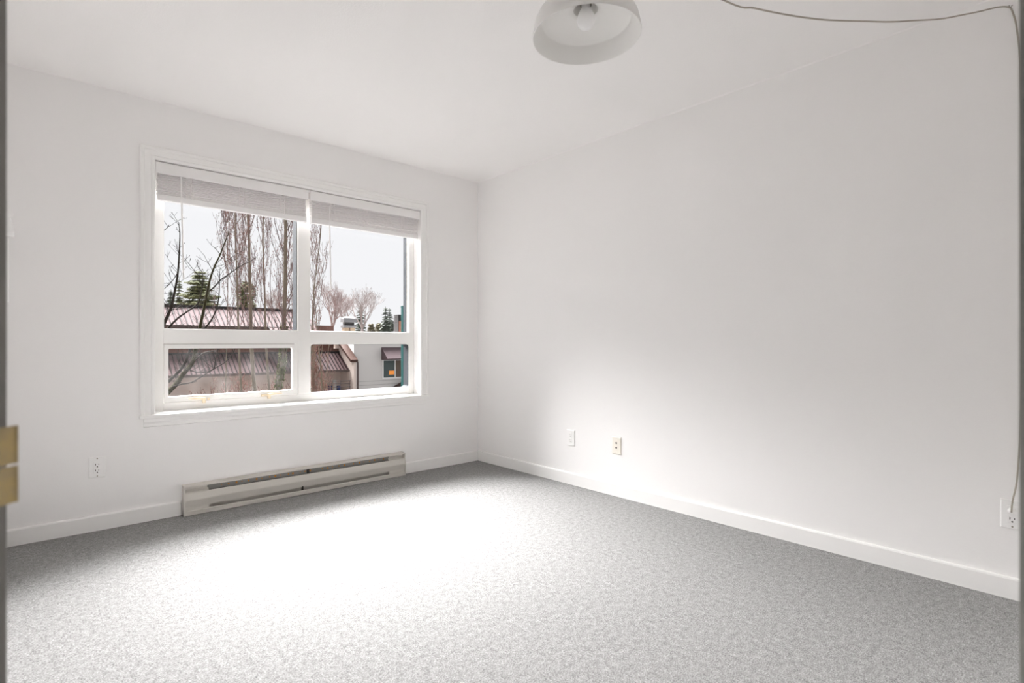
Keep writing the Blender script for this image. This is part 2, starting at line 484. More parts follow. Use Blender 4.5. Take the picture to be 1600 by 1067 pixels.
blind(-1.484, -0.602, 'raised white blind over the panes beside the corner of the room', (-1.325, -1.065, -0.755),
      P(514.5, 324, -0.012), P(517, 453, -0.012))

# ------------------------------------------------------------------ baseboard heater
ht = thing('baseboard_heater', 'long almond enamel electric baseboard heater under the window', 'heater', ((HX0 + HX1) / 2, 0, 0))
hx = (HX0 + HX1) / 2; a, b_ = HX0 - hx, HX1 - hx
HT = 0.178
MB().box(a + 0.004, b_ - 0.004, -0.010, -0.0006, 0.003, HT - 0.004).build('back_plate', M['heater'], ht)
MB().extrude([(-0.0006, HT), (-0.048, HT - 0.002), (-0.060, HT - 0.006), (-0.060, HT - 0.011), (-0.050, HT - 0.008), (-0.0006, HT - 0.006)], 'x', a, b_
             ).build('top_lip', M['heater'], ht)
MB().extrude([(-0.054, 0.050), (-0.055, 0.055), (-0.068, 0.090), (-0.0685, 0.097), (-0.058, 0.132), (-0.054, 0.135), (-0.050, 0.133),
              (-0.060, 0.097), (-0.049, 0.055), (-0.049, 0.050)], 'x', a + 0.006, b_ - 0.006).build('front_cover', M['heater'], ht)
MB().extrude([(-0.0006, 0.0), (-0.060, 0.0), (-0.064, 0.003), (-0.064, 0.026), (-0.058, 0.030), (-0.054, 0.026), (-0.056, 0.006), (-0.0006, 0.005)], 'x', a, b_
             ).build('bottom_rail', M['heater'], ht)
for sx in (0, 1):
    xs, xe = (a, a + 0.007) if sx == 0 else (b_ - 0.007, b_)
    MB().extrude([(-0.0006, 0.0), (-0.062, 0.0), (-0.066, 0.004), (-0.070, 0.090), (-0.070, 0.100), (-0.060, 0.140), (-0.062, HT - 0.006), (-0.054, HT), (-0.0006, HT)], 'x', xs, xe
                 ).build('end_cap', M['heater'], ht)
    xs, xe = (a + 0.006, a + 0.135) if sx == 0 else (b_ - 0.135, b_ - 0.006)
    MB().extrude([(-0.012, 0.125), (-0.052, 0.125), (-0.051, 0.137), (-0.038, 0.142), (-0.030, 0.152), (-0.030, HT - 0.007), (-0.012, HT - 0.007)], 'x', xs, xe).build('junction_box_cover', M['heater'], ht)
    MB().extrude([(-0.012, 0.018), (-0.0535, 0.018), (-0.0535, 0.058), (-0.012, 0.058)], 'x', xs, xe).build('junction_box_cover', M['heater'], ht)
MB().box(a + 0.13, b_ - 0.13, -0.034, -0.030, 0.108, HT - 0.006).build('fin_plate', M['heater_fin'], ht)
dots = MB(); rnd = random.Random(4)
nd = 30
for k in range(nd):
    xx = a + 0.17 + (b_ - a - 0.34) * k / (nd - 1) + rnd.uniform(-0.008, 0.008)
    if rnd.random() < 0.12: continue
    r = (0.0068, 0.0036, 0.0052)[k % 3]
    dots.lathe([(0, 0), (r, 0), (r * 0.7, -0.0012), (0, -0.0014)], 10, (xx, -0.0340, 0.151 - rnd.uniform(0, 0.003)), 'y')
dots.build('rivets', M['orange_dot'], ht, kind='stuff')
MB().box(-0.010, 0.002, -0.054, -0.038, 0.125, HT - 0.005).build('support_bracket', M['dark_metal'], ht)
MB().box(-0.050, -0.040, -0.056, -0.045, 0.020, 0.056).build('support_bracket', M['dark_metal'], ht)

# ------------------------------------------------------------------ outlets and plates
def plate_shape(w=0.070, h=0.117, t=0.006):
    """plate centred, lying in x-z, front facing -y"""
    mb = MB(); i = 0.004
    vs = [(-w/2, 0, -h/2), (w/2, 0, -h/2), (w/2, 0, h/2), (-w/2, 0, h/2),
          (-w/2, -t*0.5, -h/2), (w/2, -t*0.5, -h/2), (w/2, -t*0.5, h/2), (-w/2, -t*0.5, h/2),
          (-w/2+i, -t, -h/2+i), (w/2-i, -t, -h/2+i), (w/2-i, -t, h/2-i), (-w/2+i, -t, h/2-i)]
    fs = [(0, 1, 5, 4), (1, 2, 6, 5), (2, 3, 7, 6), (3, 0, 4, 7), (4, 5, 9, 8), (5, 6, 10, 9), (6, 7, 11, 10), (7, 4, 8, 11), (8, 9, 10, 11), (3, 2, 1, 0)]
    return mb.add(vs, fs)
def disc(mb, x, z, r, y0, y1, n=12):
    return mb.lathe([(0, y0), (r, y0), (r, y1), (0, y1)], n, (x, 0, z), 'y')
def slots(mb, z, y):
    mb.box(-0.0085, -0.0058, y - 0.0006, y + 0.001, z, z + 0.009)
    mb.box(0.0052, 0.0078, y - 0.0006, y + 0.001, z + 0.001, z + 0.008)
    disc(mb, 0, z - 0.008, 0.0032, y - 0.0006, y + 0.001)
def outlet(label, loc, rotz, kind, group=None):
    o = thing('wall_outlet', label, 'outlet', loc, group)
    o.rotation_euler = (0, 0, rotz)
    pm = M['plate_ivory'] if kind == 'jack' else M['plate']
    plate_shape(0.074).build('plate', pm, o)
    if kind == 'decora':
        g = MB().box(-0.0178, 0.0178, -0.0066, -0.004, -0.0345, 0.0345).build('recess', M['plate'], o)
        rc = MB().box(-0.0168, 0.0168, -0.0085, -0.004, -0.0335, 0.0335).build('receptacle', M['plate'], o, bevel=0.001)
        for z in (0.012, -0.020):
            s_ = MB(); slots(s_, z, -0.0087); s_.build('slots', M['slot'], rc, kind='stuff')
        for z in (0.048, -0.048):
            disc(MB(), 0, z, 0.0035, -0.0072, -0.005).build('screw', M['screw'], o)
    elif kind == 'duplex':
        for z in (0.0195, -0.0195):
            rc = MB().lathe([(0, -0.0078), (0.0165, -0.0078), (0.0172, -0.006), (0.0172, -0.003), (0, -0.003)], 24, (0, 0, z), 'y')
            ro = rc.build('receptacle', M['plate'], o)
            s_ = MB(); slots(s_, z + 0.001, -0.0079); s_.build('slots', M['screw'], ro, kind='stuff')
        disc(MB(), 0, 0, 0.0032, -0.0072, -0.005).build('screw', M['plate'], o)
    elif kind == 'jack':
        for z in (0.017, -0.014):
            MB().lathe([(0.0062, -0.006), (0.0062, -0.008), (0.0042, -0.008), (0.0042, -0.0062), (0, -0.0062)], 14, (0, 0, z), 'y').build('jack_socket', M['slot'], o)
        for z in (0.041, -0.041):
            disc(MB(), 0, z, 0.0030, -0.0070, -0.005).build('screw', M['plate_ivory'], o)
    return o
def far_loc(px, py):
    p = P(px, py, 0.0); return (p.x, 0.0, p.z)
outlet('white rectangular receptacle on the window wall beside the baseboard heater', (-2.661, 0.0, 0.346), 0, 'decora')
outlet('all white duplex socket low on the long wall', (0.0, -1.090, 0.338), math.radians(-90), 'duplex')
outlet('ivory jack plate with two dark round holes on the long wall', (0.0, -1.500, 0.339), math.radians(-90), 'jack')
pc = outlet('white receptacle with a plug and lamp cord inserted near the doorway', (0.0, -3.455, 0.338), math.radians(-90), 'decora')

# thermostat and cable cover on the side wall by the doorway
th = thing('wall_thermostat', 'white wedge shaped thermostat on the side wall by the doorway', 'thermostat', (X_LEFT, -0.85, 1.45))
MB().add([(0, -0.06, 0), (0.068, -0.055, 0), (0.068, 0.055, 0), (0, 0.06, 0), (0, -0.06, 0.16), (0.040, -0.055, 0.16), (0.040, 0.055, 0.16), (0, 0.06, 0.16)],
         [(0, 3, 2, 1), (4, 5, 6, 7), (0, 1, 5, 4), (1, 2, 6, 5), (2, 3, 7, 6), (3, 0, 4, 7)]).build('housing', M['plate'], th, bevel=0.004)
disc(MB(), 0, 0, 0.016, -0.012, 0.0, 20).build('dial', M['plate'], th, loc=(0.050, -0.053, 0.07))
tag(MB().box(0, 0.052, -0.03, 0.03, 0, 0.25).build('cable_cover', M['trim'], bevel=0.004, loc=(X_LEFT, -0.85, 1.185)),
    'slim white cable cover just below the wedge shaped thermostat', 'cable cover')

# ------------------------------------------------------------------ pendant lamp and its swagged cord
LC = CAM + FWD * 1.80 + RGT * (116.5 / F_PX * 1.80); LC.z = CAM.z + (HORIZON - 58.5) / F_PX * 1.80
lamp = thing('pendant_lamp', 'white enamel dome pendant lamp with bare bulb and long swagged cord', 'lamp', LC)
TILT = Matrix.Rotation(math.radians(1.6), 4, -FWD)
def lamp_part(mb, name, m, parent=lamp):
    mb.v = [tuple(TILT @ Vector(v)) for v in mb.v]
    return mb.build(name, m, parent, smooth=True)
outer = [(0.180, 0.000), (0.1805, 0.003), (0.178, 0.020), (0.172, 0.048), (0.160, 0.075), (0.140, 0.100), (0.110, 0.124), (0.075, 0.140), (0.045, 0.148), (0.030, 0.156)]
inner = [(0.030, 0.150), (0.040, 0.148), (0.0405, 0.092), (0.0415, 0.0905), (0.060, 0.090), (0.095, 0.083), (0.125, 0.070), (0.146, 0.055), (0.1485, 0.053), (0.1495, 0.050), (0.164, 0.024), (0.1775, 0.002)]
lamp_part(MB().lathe(outer + inner, 96, close=True), 'shade', M['shade'])
lamp_part(MB().lathe([(0, 0.215), (0.018, 0.215), (0.024, 0.205), (0.026, 0.165), (0.032, 0.155), (0.032, 0.150), (0, 0.150)], 32), 'socket_cap', M['shade'])
lamp_part(MB().lathe([(0, 0.149), (0.020, 0.149), (0.020, 0.108), (0.0, 0.108)], 24), 'socket', M['socket'])
lamp_part(MB().lathe([(0, 0.026), (0.010, 0.0275), (0.020, 0.033), (0.0275, 0.043), (0.030, 0.056), (0.028, 0.070), (0.021, 0.086), (0.0145, 0.098), (0.0135, 0.112), (0, 0.114)], 32),
          'bulb', M['bulb'])
HOOK0 = Vector((LC.x, LC.y, CEIL - 0.03))
HOOK1 = Vector((-0.012, -3.445, 2.375))
cord_px = [(1130, 0), (1180, 13), (1235, 24), (1290, 31), (1350, 33), (1390, 34), (1430, 32), (1470, 29.5), (1500, 24), (1530, 18), (1560, 11)]
hd = Vector((HOOK1.x - HOOK0.x, HOOK1.y - HOOK0.y, 0))
nrm = Vector((hd.y, -hd.x, 0)).normalized()
cp = [HOOK0]
for px, py in cord_px:                      # the cord hangs in the vertical plane between its two hooks
    r = FWD + RGT * ((px - 800) / F_PX) + Vector((0, 0, (HORIZON - py) / F_PX))
    t = (HOOK0 - CAM).dot(nrm) / r.dot(nrm)
    cp.append(CAM + r * t)
cp.append(HOOK1)
cp += [HOOK1 + Vector((0.006, -0.010, -0.02)), Vector((-0.006, -3.468, 2.28)), Vector((-0.005, -3.478, 2.1)), Vector((-0.005, -3.482, 1.5)),
       Vector((-0.005, -3.480, 0.8)), Vector((-0.010, -3.470, 0.50)), Vector((-0.035, -3.458, 0.40)), Vector((-0.040, -3.455, 0.354))]
def smooth_path(pts, k=6):
    out = []
    for i in range(len(pts) - 1):
        p0, p1, p2, p3 = pts[max(i - 1, 0)], pts[i], pts[i + 1], pts[min(i + 2, len(pts) - 1)]
        for j in range(k):
            t = j / k
            out.append(0.5 * ((2 * p1) + (p2 - p0) * t + (2 * p0 - 5 * p1 + 4 * p2 - p3) * t * t + (3 * p1 - p0 - 3 * p2 + p3) * t ** 3))
    out.append(pts[-1]); return out
top = TILT @ Vector((0, 0, 0.21)) + LC
path = smooth_path([top, (top + HOOK0) / 2, HOOK0])[:-1] + smooth_path(cp)
cord = MB().tube([p - LC for p in path], 0.0030, 8).build('cord', M['cord'], lamp, smooth=True, label='thin taupe cord swagged below the ceiling')
MB().lathe([(0, -0.0085), (0.012, -0.0085), (0.014, -0.014), (0.012, -0.030), (0.006, -0.040), (0, -0.040)], 16, (0, 0, 0), 'x'
           ).build('plug', M['plate'], cord, smooth=True, loc=Vector((0.0, -3.455, 0.354)) - LC)
for h, dn, lb in ((HOOK0, Vector((0, 0, 0.03)), 'small ceiling hook directly above the pendant lamp'),
                  (HOOK1, Vector((0.012, 0, 0.012)), 'small wall hook holding the lamp cord near the doorway')):
    hk = MB().tube([dn, Vector((0, 0, 0.004)), Vector((-0.004, -0.006, -0.005)), Vector((0, -0.010, 0.004))], 0.0022, 6)
    tag(hk.build('cord_hook', M['screw'], loc=h), lb, 'hook')

# ------------------------------------------------------------------ outside
GZ = -7.0
def xmat(name, rgb, *a, k=2.4, rgb2=None, **kw):
    f = lambda c: tuple(min(0.8, v * k) for v in c)
    return mat(name, f(rgb), *a, rgb2=f(rgb2) if rgb2 else None, **kw)
M['ground'] = xmat('wet_asphalt', (0.06, 0.057, 0.055), 0.8, 0.3, 0.5, k=1.0)
M['roof'] = xmat('dusty_mauve_metal_roof', (0.155, 0.088, 0.093), 0.7, 0.1, 0.6, spec=0.1, rgb2=(0.175, 0.115, 0.118), k=0.48)
M['roof_rib'] = xmat('dark_brown_roof_seam', (0.060, 0.038, 0.040), 0.5, 0.1, 2, k=0.2, spec=0.03)
M['fascia'] = xmat('red_brown_fascia', (0.11, 0.055, 0.042), 0.6, 0.2, 2, k=1.2)
M['cap_brown'] = xmat('rusty_parapet_cap', (0.10, 0.055, 0.042), 0.55, 0.2, 2, rgb2=(0.14, 0.09, 0.08), k=0.55, spec=0.03)
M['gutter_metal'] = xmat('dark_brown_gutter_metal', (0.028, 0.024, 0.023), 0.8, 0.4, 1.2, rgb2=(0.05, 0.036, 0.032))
M['fin'] = xmat('pinkish_stucco', (0.29, 0.25, 0.225), 0.8, 0.06, 3)
M['stucco'] = xmat('pale_grey_stucco', (0.268, 0.262, 0.256), 0.85, 0.03, 1.0, k=2.1)
M['stucco_line'] = xmat('grey_stucco_joint', (0.15, 0.148, 0.145), 0.85, 0.05, 1.0, k=2.4)
M['awn'] = xmat('mauve_awning_fabric', (0.135, 0.100, 0.108), 0.6, 0.06, 2, k=0.8, spec=0.05)
M['far_frame'] = xmat('white_far_window_frame', (0.34, 0.335, 0.33), 0.5, 0.03, 3)
M['far_pane'] = xmat('dark_teal_pane', (0.018, 0.026, 0.030), 0.15, 0.3, 1.5, rgb2=(0.03, 0.04, 0.035))
M['far_pane2'] = xmat('brown_room_pane', (0.05, 0.035, 0.025), 0.2, 0.3, 1.5)
M['orange_lit'] = xmat('orange_lamp_glow', (0.75, 0.26, 0.05), 0.6, 0.1, 3, k=1.0, emit=0.4)
M['teal'] = xmat('teal_painted_steel', (0.004, 0.085, 0.080), 0.45, 0.25, 6, k=0.8)
M['beige_vent'] = xmat('tan_vent_housing', (0.22, 0.165, 0.11), 0.6, 0.15, 3, k=1.1)
M['grey_vent'] = xmat('galvanised_cowl', (0.26, 0.26, 0.27), 0.45, 0.15, 3, k=0.5, spec=0.05)
M['brick_red'] = xmat('red_brown_cladding', (0.20, 0.085, 0.055), 0.7, 0.2, 2, k=1.2)
M['louvre'] = xmat('grey_brown_louvre', (0.13, 0.115, 0.118), 0.6, 0.1, 2, k=0.15)
M['bark_dark'] = xmat('dark_bark', (0.016, 0.013, 0.012), 0.85, 0.4, 12, rgb2=(0.030, 0.025, 0.020), k=0.9, spec=0.03)  # very dark bark tone, mottled at random
M['bark_moss'] = xmat('mossy_bark', (0.070, 0.062, 0.022), 0.9, 0.5, 9, rgb2=(0.035, 0.030, 0.022), k=0.55, spec=0.03)
M['bark_poplar'] = xmat('grey_tan_poplar_bark', (0.155, 0.130, 0.100), 0.9, 0.3, 4, rgb2=(0.09, 0.075, 0.058), k=1.3, spec=0.05)
M['moss'] = xmat('bright_green_moss', (0.085, 0.105, 0.022), 0.95, 0.3, 3, rgb2=(0.10, 0.09, 0.04), k=0.7)
M['twig'] = xmat('mauve_brown_twig', (0.095, 0.072, 0.070), 0.9, 0.3, 5, k=1.7)
M['twig_red'] = xmat('rust_red_twig', (0.135, 0.075, 0.058), 0.9, 0.4, 2, rgb2=(0.10, 0.075, 0.055), k=1.45)
M['twig_far'] = xmat('haze_pale_far_twig', (0.22, 0.19, 0.185), 0.9, 0.2, 2, k=1.0)  # pale tone puts the distance haze into the twig colour
M['bud'] = xmat('red_poplar_bud', (0.16, 0.065, 0.055), 0.8, 0.4, 4, rgb2=(0.14, 0.10, 0.095), k=1.5)
M['conifer'] = xmat('cedar_green', (0.060, 0.080, 0.036), 0.9, 0.4, 0.8, rgb2=(0.12, 0.12, 0.06), k=0.75)
M['conifer_dk'] = xmat('spruce_blue_green', (0.055, 0.078, 0.062), 0.9, 0.4, 0.6, rgb2=(0.10, 0.11, 0.085), k=0.75)
M['bush'] = xmat('olive_bush', (0.13, 0.125, 0.075), 0.9, 0.4, 0.8, rgb2=(0.18, 0.15, 0.10), k=0.7)
M['white_post'] = xmat('white_post', (0.22, 0.22, 0.21), 0.6, k=1.8)
M['rail'] = xmat('grey_rail', (0.12, 0.10, 0.10), 0.5, k=1.4)
M['blue'] = xmat('blue_bin', (0.02, 0.03, 0.09), 0.6)

tag(MB().box(-60, 140, 0.6, 180, GZ - 0.3, GZ).build('ground', M['ground']), 'dark wet ground between the buildings', kind='structure')

# --- brown roofed building across the way
YE, YR, YU = 40.0, 42.0, 42.4
ba = thing('brown_roofed_building', 'low building with two tiers of ribbed mauve brown metal roof', 'building', (0, 0, 0))
eL, eR = P(150, 590, YE), P(549, 577, YE)
ze, zr = -1.36, 0.31
zr = P(535, 550.5, YR).z
ze = P(549, 577.5, YE).z
xL, xR = -14.0, eR.x
def roof_slab(x0, x1, y0, z0, y1, z1, name, th=0.10):
    prof = [(y0, z0), (y1, z1), (y1, z1 - th), (y0, z0 - th)]
    return MB().extrude(prof, 'x', x0, x1).build(name, M['roof'], ba)
def ribs(parent, x0, x1, y0, z0, y1, z1, step, h=0.045, w=0.06):
    m = MB(); nn = int((x1 - x0) / step)
    d = Vector((0, y1 - y0, z1 - z0)); nv = Vector((0, -(z1 - z0), (y1 - y0))).normalized() * h
    for i in range(nn + 1):
        x = x0 + i * step
        a, b = Vector((x, y0, z0)), Vector((x, y1, z1))
        m.add([a - Vector((w/2, 0, 0)), a + Vector((w/2, 0, 0)), b + Vector((w/2, 0, 0)), b - Vector((w/2, 0, 0)),
               a - Vector((w/2, 0, 0)) + nv, a + Vector((w/2, 0, 0)) + nv, b + Vector((w/2, 0, 0)) + nv, b - Vector((w/2, 0, 0)) + nv],
              [(0, 3, 2, 1), (4, 5, 6, 7), (0, 1, 5, 4), (1, 2, 6, 5), (2, 3, 7, 6), (3, 0, 4, 7)])
    m.build('roof_rib', M['roof_rib'], parent, kind='stuff')
lr = roof_slab(xL, xR, YE, ze, YR, zr, 'lower_roof')
ribs(lr, xL + 0.2, xR, YE, ze, YR, zr, 0.30)
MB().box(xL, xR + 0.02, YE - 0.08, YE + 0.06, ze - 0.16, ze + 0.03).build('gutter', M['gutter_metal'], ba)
MB().box(xL, xR, YR - 0.05, YR + 0.25, zr - 0.12, zr + 0.10).build('ridge_cap', M['louvre'], ba)
MB().box(xL, xR, YR + 0.1, YR + 0.4, zr + 0.10, zr + 0.34).build('fascia', M['fascia'], ba)
# recessed dark wall and balcony below the lower roof
MB().box(xL, xR, YE + 1.8, YE + 2.1, GZ, ze + 0.4).build('recessed_wall', M['fin'], ba)
MB().box(xL, xR, YE - 0.3, YE + 2.0, ze - 2.7, ze - 2.45).build('walkway_deck', M['cap_brown'], ba)
p0 = P(486, 600, YE); p1 = P(549, 600, YE)
rl = MB()
for py in (594.5, 598.5, 604):
    rl.tube([P(486, py + 2.4, YE - 0.2), P(548, py, YE - 0.2)], 0.035, 5)
for px in (500, 516, 532, 546):
    rl.tube([P(px, 594, YE - 0.2), P(px, 610, YE - 0.2)], 0.035, 5)
rl.build('balcony_railing', M['rail'], ba)
a_, c_ = P(520, 594, YE + 0.2), P(525, 612, YE + 0.2)
MB().box(a_.x, c_.x, YE + 0.1, YE + 0.3, c_.z - 0.5, a_.z).build('white_column', M['white_post'], ba)
for px in (514, 527):
    a_ = P(px, 603, YE + 0.6); MB().box(a_.x, a_.x + 0.30, YE + 0.5, YE + 0.9, a_.z - 0.9, a_.z).build('blue_bin', M['blue'], ba)
# clerestory wall and upper roof
zue = P(255, 508, YU).z; YT = 44.5
zut = P(255, 477.5, YT).z
xU = P(478, 500, YT).x; xW = P(418, 500, YU).x
MB().box(xL, xR - 0.3, YU + 0.5, YU + 0.8, zr - 0.3, zue + 0.25).build('clerestory_wall', M['fascia'], ba)
ur = roof_slab(xL, xU, YU - 0.2, zue, YT, zut, 'upper_roof')
ribs(ur, xL + 0.1, xU, YU - 0.2, zue, YT, zut, 0.36)
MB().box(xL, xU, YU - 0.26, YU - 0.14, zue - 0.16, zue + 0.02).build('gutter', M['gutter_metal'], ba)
MB().box(xL, xU, YT - 0.1, YT + 0.25, zut - 0.1, zut + 0.14).build('ridge_cap', M['louvre'], ba)
MB().box(xL, xU, YT + 0.2, YT + 8, GZ, zut - 0.4).build('rear_block', M['fin'], ba)
sl = (zut - zue) / (YT - YU + 0.2)
wy = YU - 1.9; wz = zue - sl * 1.7
wr = roof_slab(xW, xU, wy, wz + 0.03, YU + 0.1, zue + sl * 0.3 + 0.03, 'wing_roof')
ribs(wr, xW, xU, wy, wz + 0.03, YU + 0.1, zue + sl * 0.3 + 0.03, 0.36)
# end fin wall with sloping rusty cap
YF = 39.2
f0, f1 = P(552.5, 562, YF), P(557.5, 562, YF)
kz = f1.z
# top profile in y-z follows the roof pitch
YB = 41.6; tz = P(545, 534, YB).z
MB().extrude([(YF, GZ), (YF, kz - 0.12), (YB, tz - 0.12), (YB + 3, tz + 0.6), (YB + 3, GZ)], 'x', f0.x, f1.x - 0.05).build('end_fin_wall', M['fin'], ba)
MB().extrude([(YF - 0.12, kz - 0.22), (YF - 0.12, kz + 0.02), (YB, tz + 0.06), (YB + 3, tz + 0.9), (YB + 3, tz + 0.55), (YB, tz - 0.2)], 'x', f0.x - 0.32, f1.x + 0.05
             ).build('fin_cap', M['cap_brown'], ba)
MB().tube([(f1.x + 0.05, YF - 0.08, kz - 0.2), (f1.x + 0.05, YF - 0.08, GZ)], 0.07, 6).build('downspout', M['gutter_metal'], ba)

# --- pale stucco building
YW = 39.9
wbd = thing('pale_stucco_building', 'pale grey stucco building with awning over its window', 'building', (0, 0, 0))
wx0, wx1 = f1.x + 0.06, P(720, 560, YW).x
wtop = P(590, 528, YW).z
MB().box(wx0, wx1, YW, YW + 9, GZ, wtop).build('wall', M['stucco'], wbd)
for py in (596.5, 602.5):
    q = P(560, py, YW)
    MB().box(wx0 + 0.02, wx1, YW - 0.012, YW + 0.02, q.z - 0.022, q.z + 0.022).build('joint_line', M['stucco_line'], wbd)
q = P(560, 538.5, YW)
MB().box(wx0 + 0.02, wx1, YW - 0.012, YW + 0.02, q.z - 0.018, q.z + 0.018).build('joint_line', M['stucco_line'], wbd)
w0, w1 = P(599, 563.5, YW), P(599, 590, YW)
wxm, wxe = P(616.8, 570, YW).x, P(640, 570, YW).x
wn_ = MB().box(w0.x - 0.10, wxe + 0.1, YW - 0.05, YW + 0.05, w1.z - 0.10, w0.z + 0.06).build('window', M['far_frame'], wbd)
MB().box(w0.x, wxm - 0.05, YW - 0.07, YW - 0.045, w1.z, w0.z).build('pane', M['far_pane'], wn_)
MB().box(wxm + 0.06, wxe, YW - 0.07, YW - 0.045, w1.z, w0.z).build('pane', M['far_pane2'], wn_)
l0, l1 = P(608, 579, YW - 0.08), P(616, 585, YW - 0.08)
MB().box(l0.x, l1.x, YW - 0.085, YW - 0.065, l1.z, l0.z).build('lit_shade', M['orange_lit'], wn_, label='orange lit lampshade inside the window')
a0, a1 = P(596, 542.5, YW), P(596, 562, YW)
ax0 = a0.x; AD = 1.1
aw = MB().add([(ax0, YW, a0.z), (wxe + .2, YW, a0.z), (wxe + .2, YW - AD, a1.z + 0.12), (ax0, YW - AD, a1.z + 0.12),
               (ax0, YW - AD, a1.z), (wxe + .2, YW - AD, a1.z), (ax0, YW, a1.z), (wxe + .2, YW, a1.z)],
              [(0, 1, 2, 3), (3, 2, 5, 4), (6, 7, 1, 0), (4, 5, 7, 6), (1, 7, 5, 2)]).build('awning', M['awn'], wbd)
MB().add([(ax0 - 0.01, YW, a0.z), (ax0 - 0.01, YW - AD, a1.z + 0.12), (ax0 - 0.01, YW - AD, a1.z), (ax0 - 0.01, YW, a1.z),
          (ax0 + 0.02, YW, a0.z), (ax0 + 0.02, YW - AD, a1.z + 0.12), (ax0 + 0.02, YW - AD, a1.z), (ax0 + 0.02, YW, a1.z)],
         [(0, 1, 2, 3), (7, 6, 5, 4), (0, 4, 5, 1), (1, 5, 6, 2), (2, 6, 7, 3), (3, 7, 4, 0)]).build('awning_side', M['awn'], aw)
r0 = P(619, 605, YW - 0.6); r1 = P(640, 590, YW - 0.6)
MB().add([(r0.x, YW - 1.2, r0.z), (r1.x, YW - 1.2, r0.z), (r1.x, YW, r0.z), (r0.x, YW, r0.z), (r1.x, YW - 0.6, r1.z), (r1.x - 0.1, YW - 0.6, r1.z)],
         [(0, 1, 2, 3), (0, 5, 4, 1), (3, 2, 4, 5), (0, 3, 5), (1, 4, 2)]).build('porch_gable', M['cap_brown'], wbd)

# --- roof vent and clad chimney
def at_px(x0, x1, y0, y1, Y):
    a, b = P(x0, y1, Y), P(x1, y0, Y); return a.x, b.x, a.z, b.z
YV = 43.0
x0, x1, z0, z1 = at_px(537.5, 555.5, 510.5, 530, YV)
vb = thing('roof_vent', 'tan rooftop vent housing with grey stepped cowl', 'roof vent', ((x0 + x1) / 2, YV + 0.6, z0))
cx_, cy_ = (x0 + x1) / 2, YV + 0.6
hw_ = (x1 - x0) / 2 * 0.93
MB().box(-hw_, hw_, -0.6, -0.1, -0.2, z1 - z0).build('housing', M['beige_vent'], vb)
MB().box(-0.03, 0.03, -0.63, -0.6, -0.2, z1 - z0 - 0.05).build('seam', M['cap_brown'], vb)
zz = [P(545, y, YV).z - z0 for y in (511.5, 508.5, 507, 503.5, 502, 497, 494.5)]
MB().box(-hw_ - .10, hw_ + .10, -.75, .0, zz[0] - 0.02, zz[1]).build('flange', M['grey_vent'], vb)
MB().box(-hw_ + .06, hw_ - .06, -.55, -.15, zz[1], zz[3]).build('throat', M['louvre'], vb)
MB().add([(-hw_ - .12, -.75, zz[3]), (hw_ + .12, -.75, zz[3]), (hw_ + .12, .0, zz[3]), (-hw_ - .12, .0, zz[3]),
          (-hw_ - .10, -.72, zz[5]), (hw_ + .10, -.72, zz[5]), (hw_ + .10, -.03, zz[5]), (-hw_ - .10, -.03, zz[5]),
          (-hw_ + .25, -.45, zz[6]), (hw_ - .25, -.45, zz[6]), (hw_ - .25, -.3, zz[6]), (-hw_ + .25, -.3, zz[6])],
         [(0, 3, 2, 1), (0, 1, 5, 4), (1, 2, 6, 5), (2, 3, 7, 6), (3, 0, 4, 7), (4, 5, 9, 8), (5, 6, 10, 9), (6, 7, 11, 10), (7, 4, 8, 11), (8, 9, 10, 11)]
         ).build('cowl', M['grey_vent'], vb)
YC = 42.0
gx = lambda px: (P(px, 500, YC).x - CAM.x) / (YC - CAM.y)
x0 = P(622.3, 500, YC).x; x1 = P(645, 500, YC).x
TD = (YC - CAM.y) * gx(622.3) / gx(615.3) - (YC - CAM.y)
z1 = P(622, 491.5, YC).z
TB = wtop + 0.004
ch = thing('clad_tower', 'square roof tower with grey louvres and red brown cladding behind teal post', 'tower', (x0, YC, TB))
hgt = z1 - TB
MB().box(0.06, x1 - x0, 0.06, TD, 0, hgt - 0.05).build('core', M['louvre'], ch)
zb_ = P(624, 501.5, YC).z - TB
MB().box(0.05, x1 - x0, -0.02, 0.05, 0, zb_).build('cladding', M['brick_red'], ch)
lm = MB().box(-0.03, 0.06, -0.03, TD, -0.05, 0.05).mesh('louvre_slat', M['louvre'])
lm2 = MB().box(-0.03, x1 - x0, -0.03, TD, -0.05, 0.05).mesh('louvre_slat_wide', M['louvre'])
z = hgt - 0.05
while z > 0.10:
    put('louvre_slat', lm2 if z > zb_ + 0.05 else lm, ch, loc=(0, 0, z)); z -= 0.15
YPOST = 14.0
a_, b_p = P(630.6, 480, YPOST), P(630.6, 610, YPOST)
tp = thing('teal_post', 'slender teal painted steel post outside the window', 'post', (a_.x, YPOST, GZ))
MB().box(-0.07, 0.07, -0.07, 0.07, 0, a_.z - GZ).build('shaft', M['teal'], tp)
for i in range(9):
    zz_ = a_.z - GZ - 0.12 - i * 0.33
    MB().lathe([(0, -0.075), (0.018, -0.075), (0.018, -0.055), (0, -0.055)], 8, (0.03 if i % 2 else -0.02, 0, zz_), 'y').build('bolt', M['dark_metal'], tp)
MB().box(-0.075, 0.085, -0.075, 0.075, a_.z - GZ - 0.02, a_.z - GZ + 0.05).build('cap', M['teal'], tp)

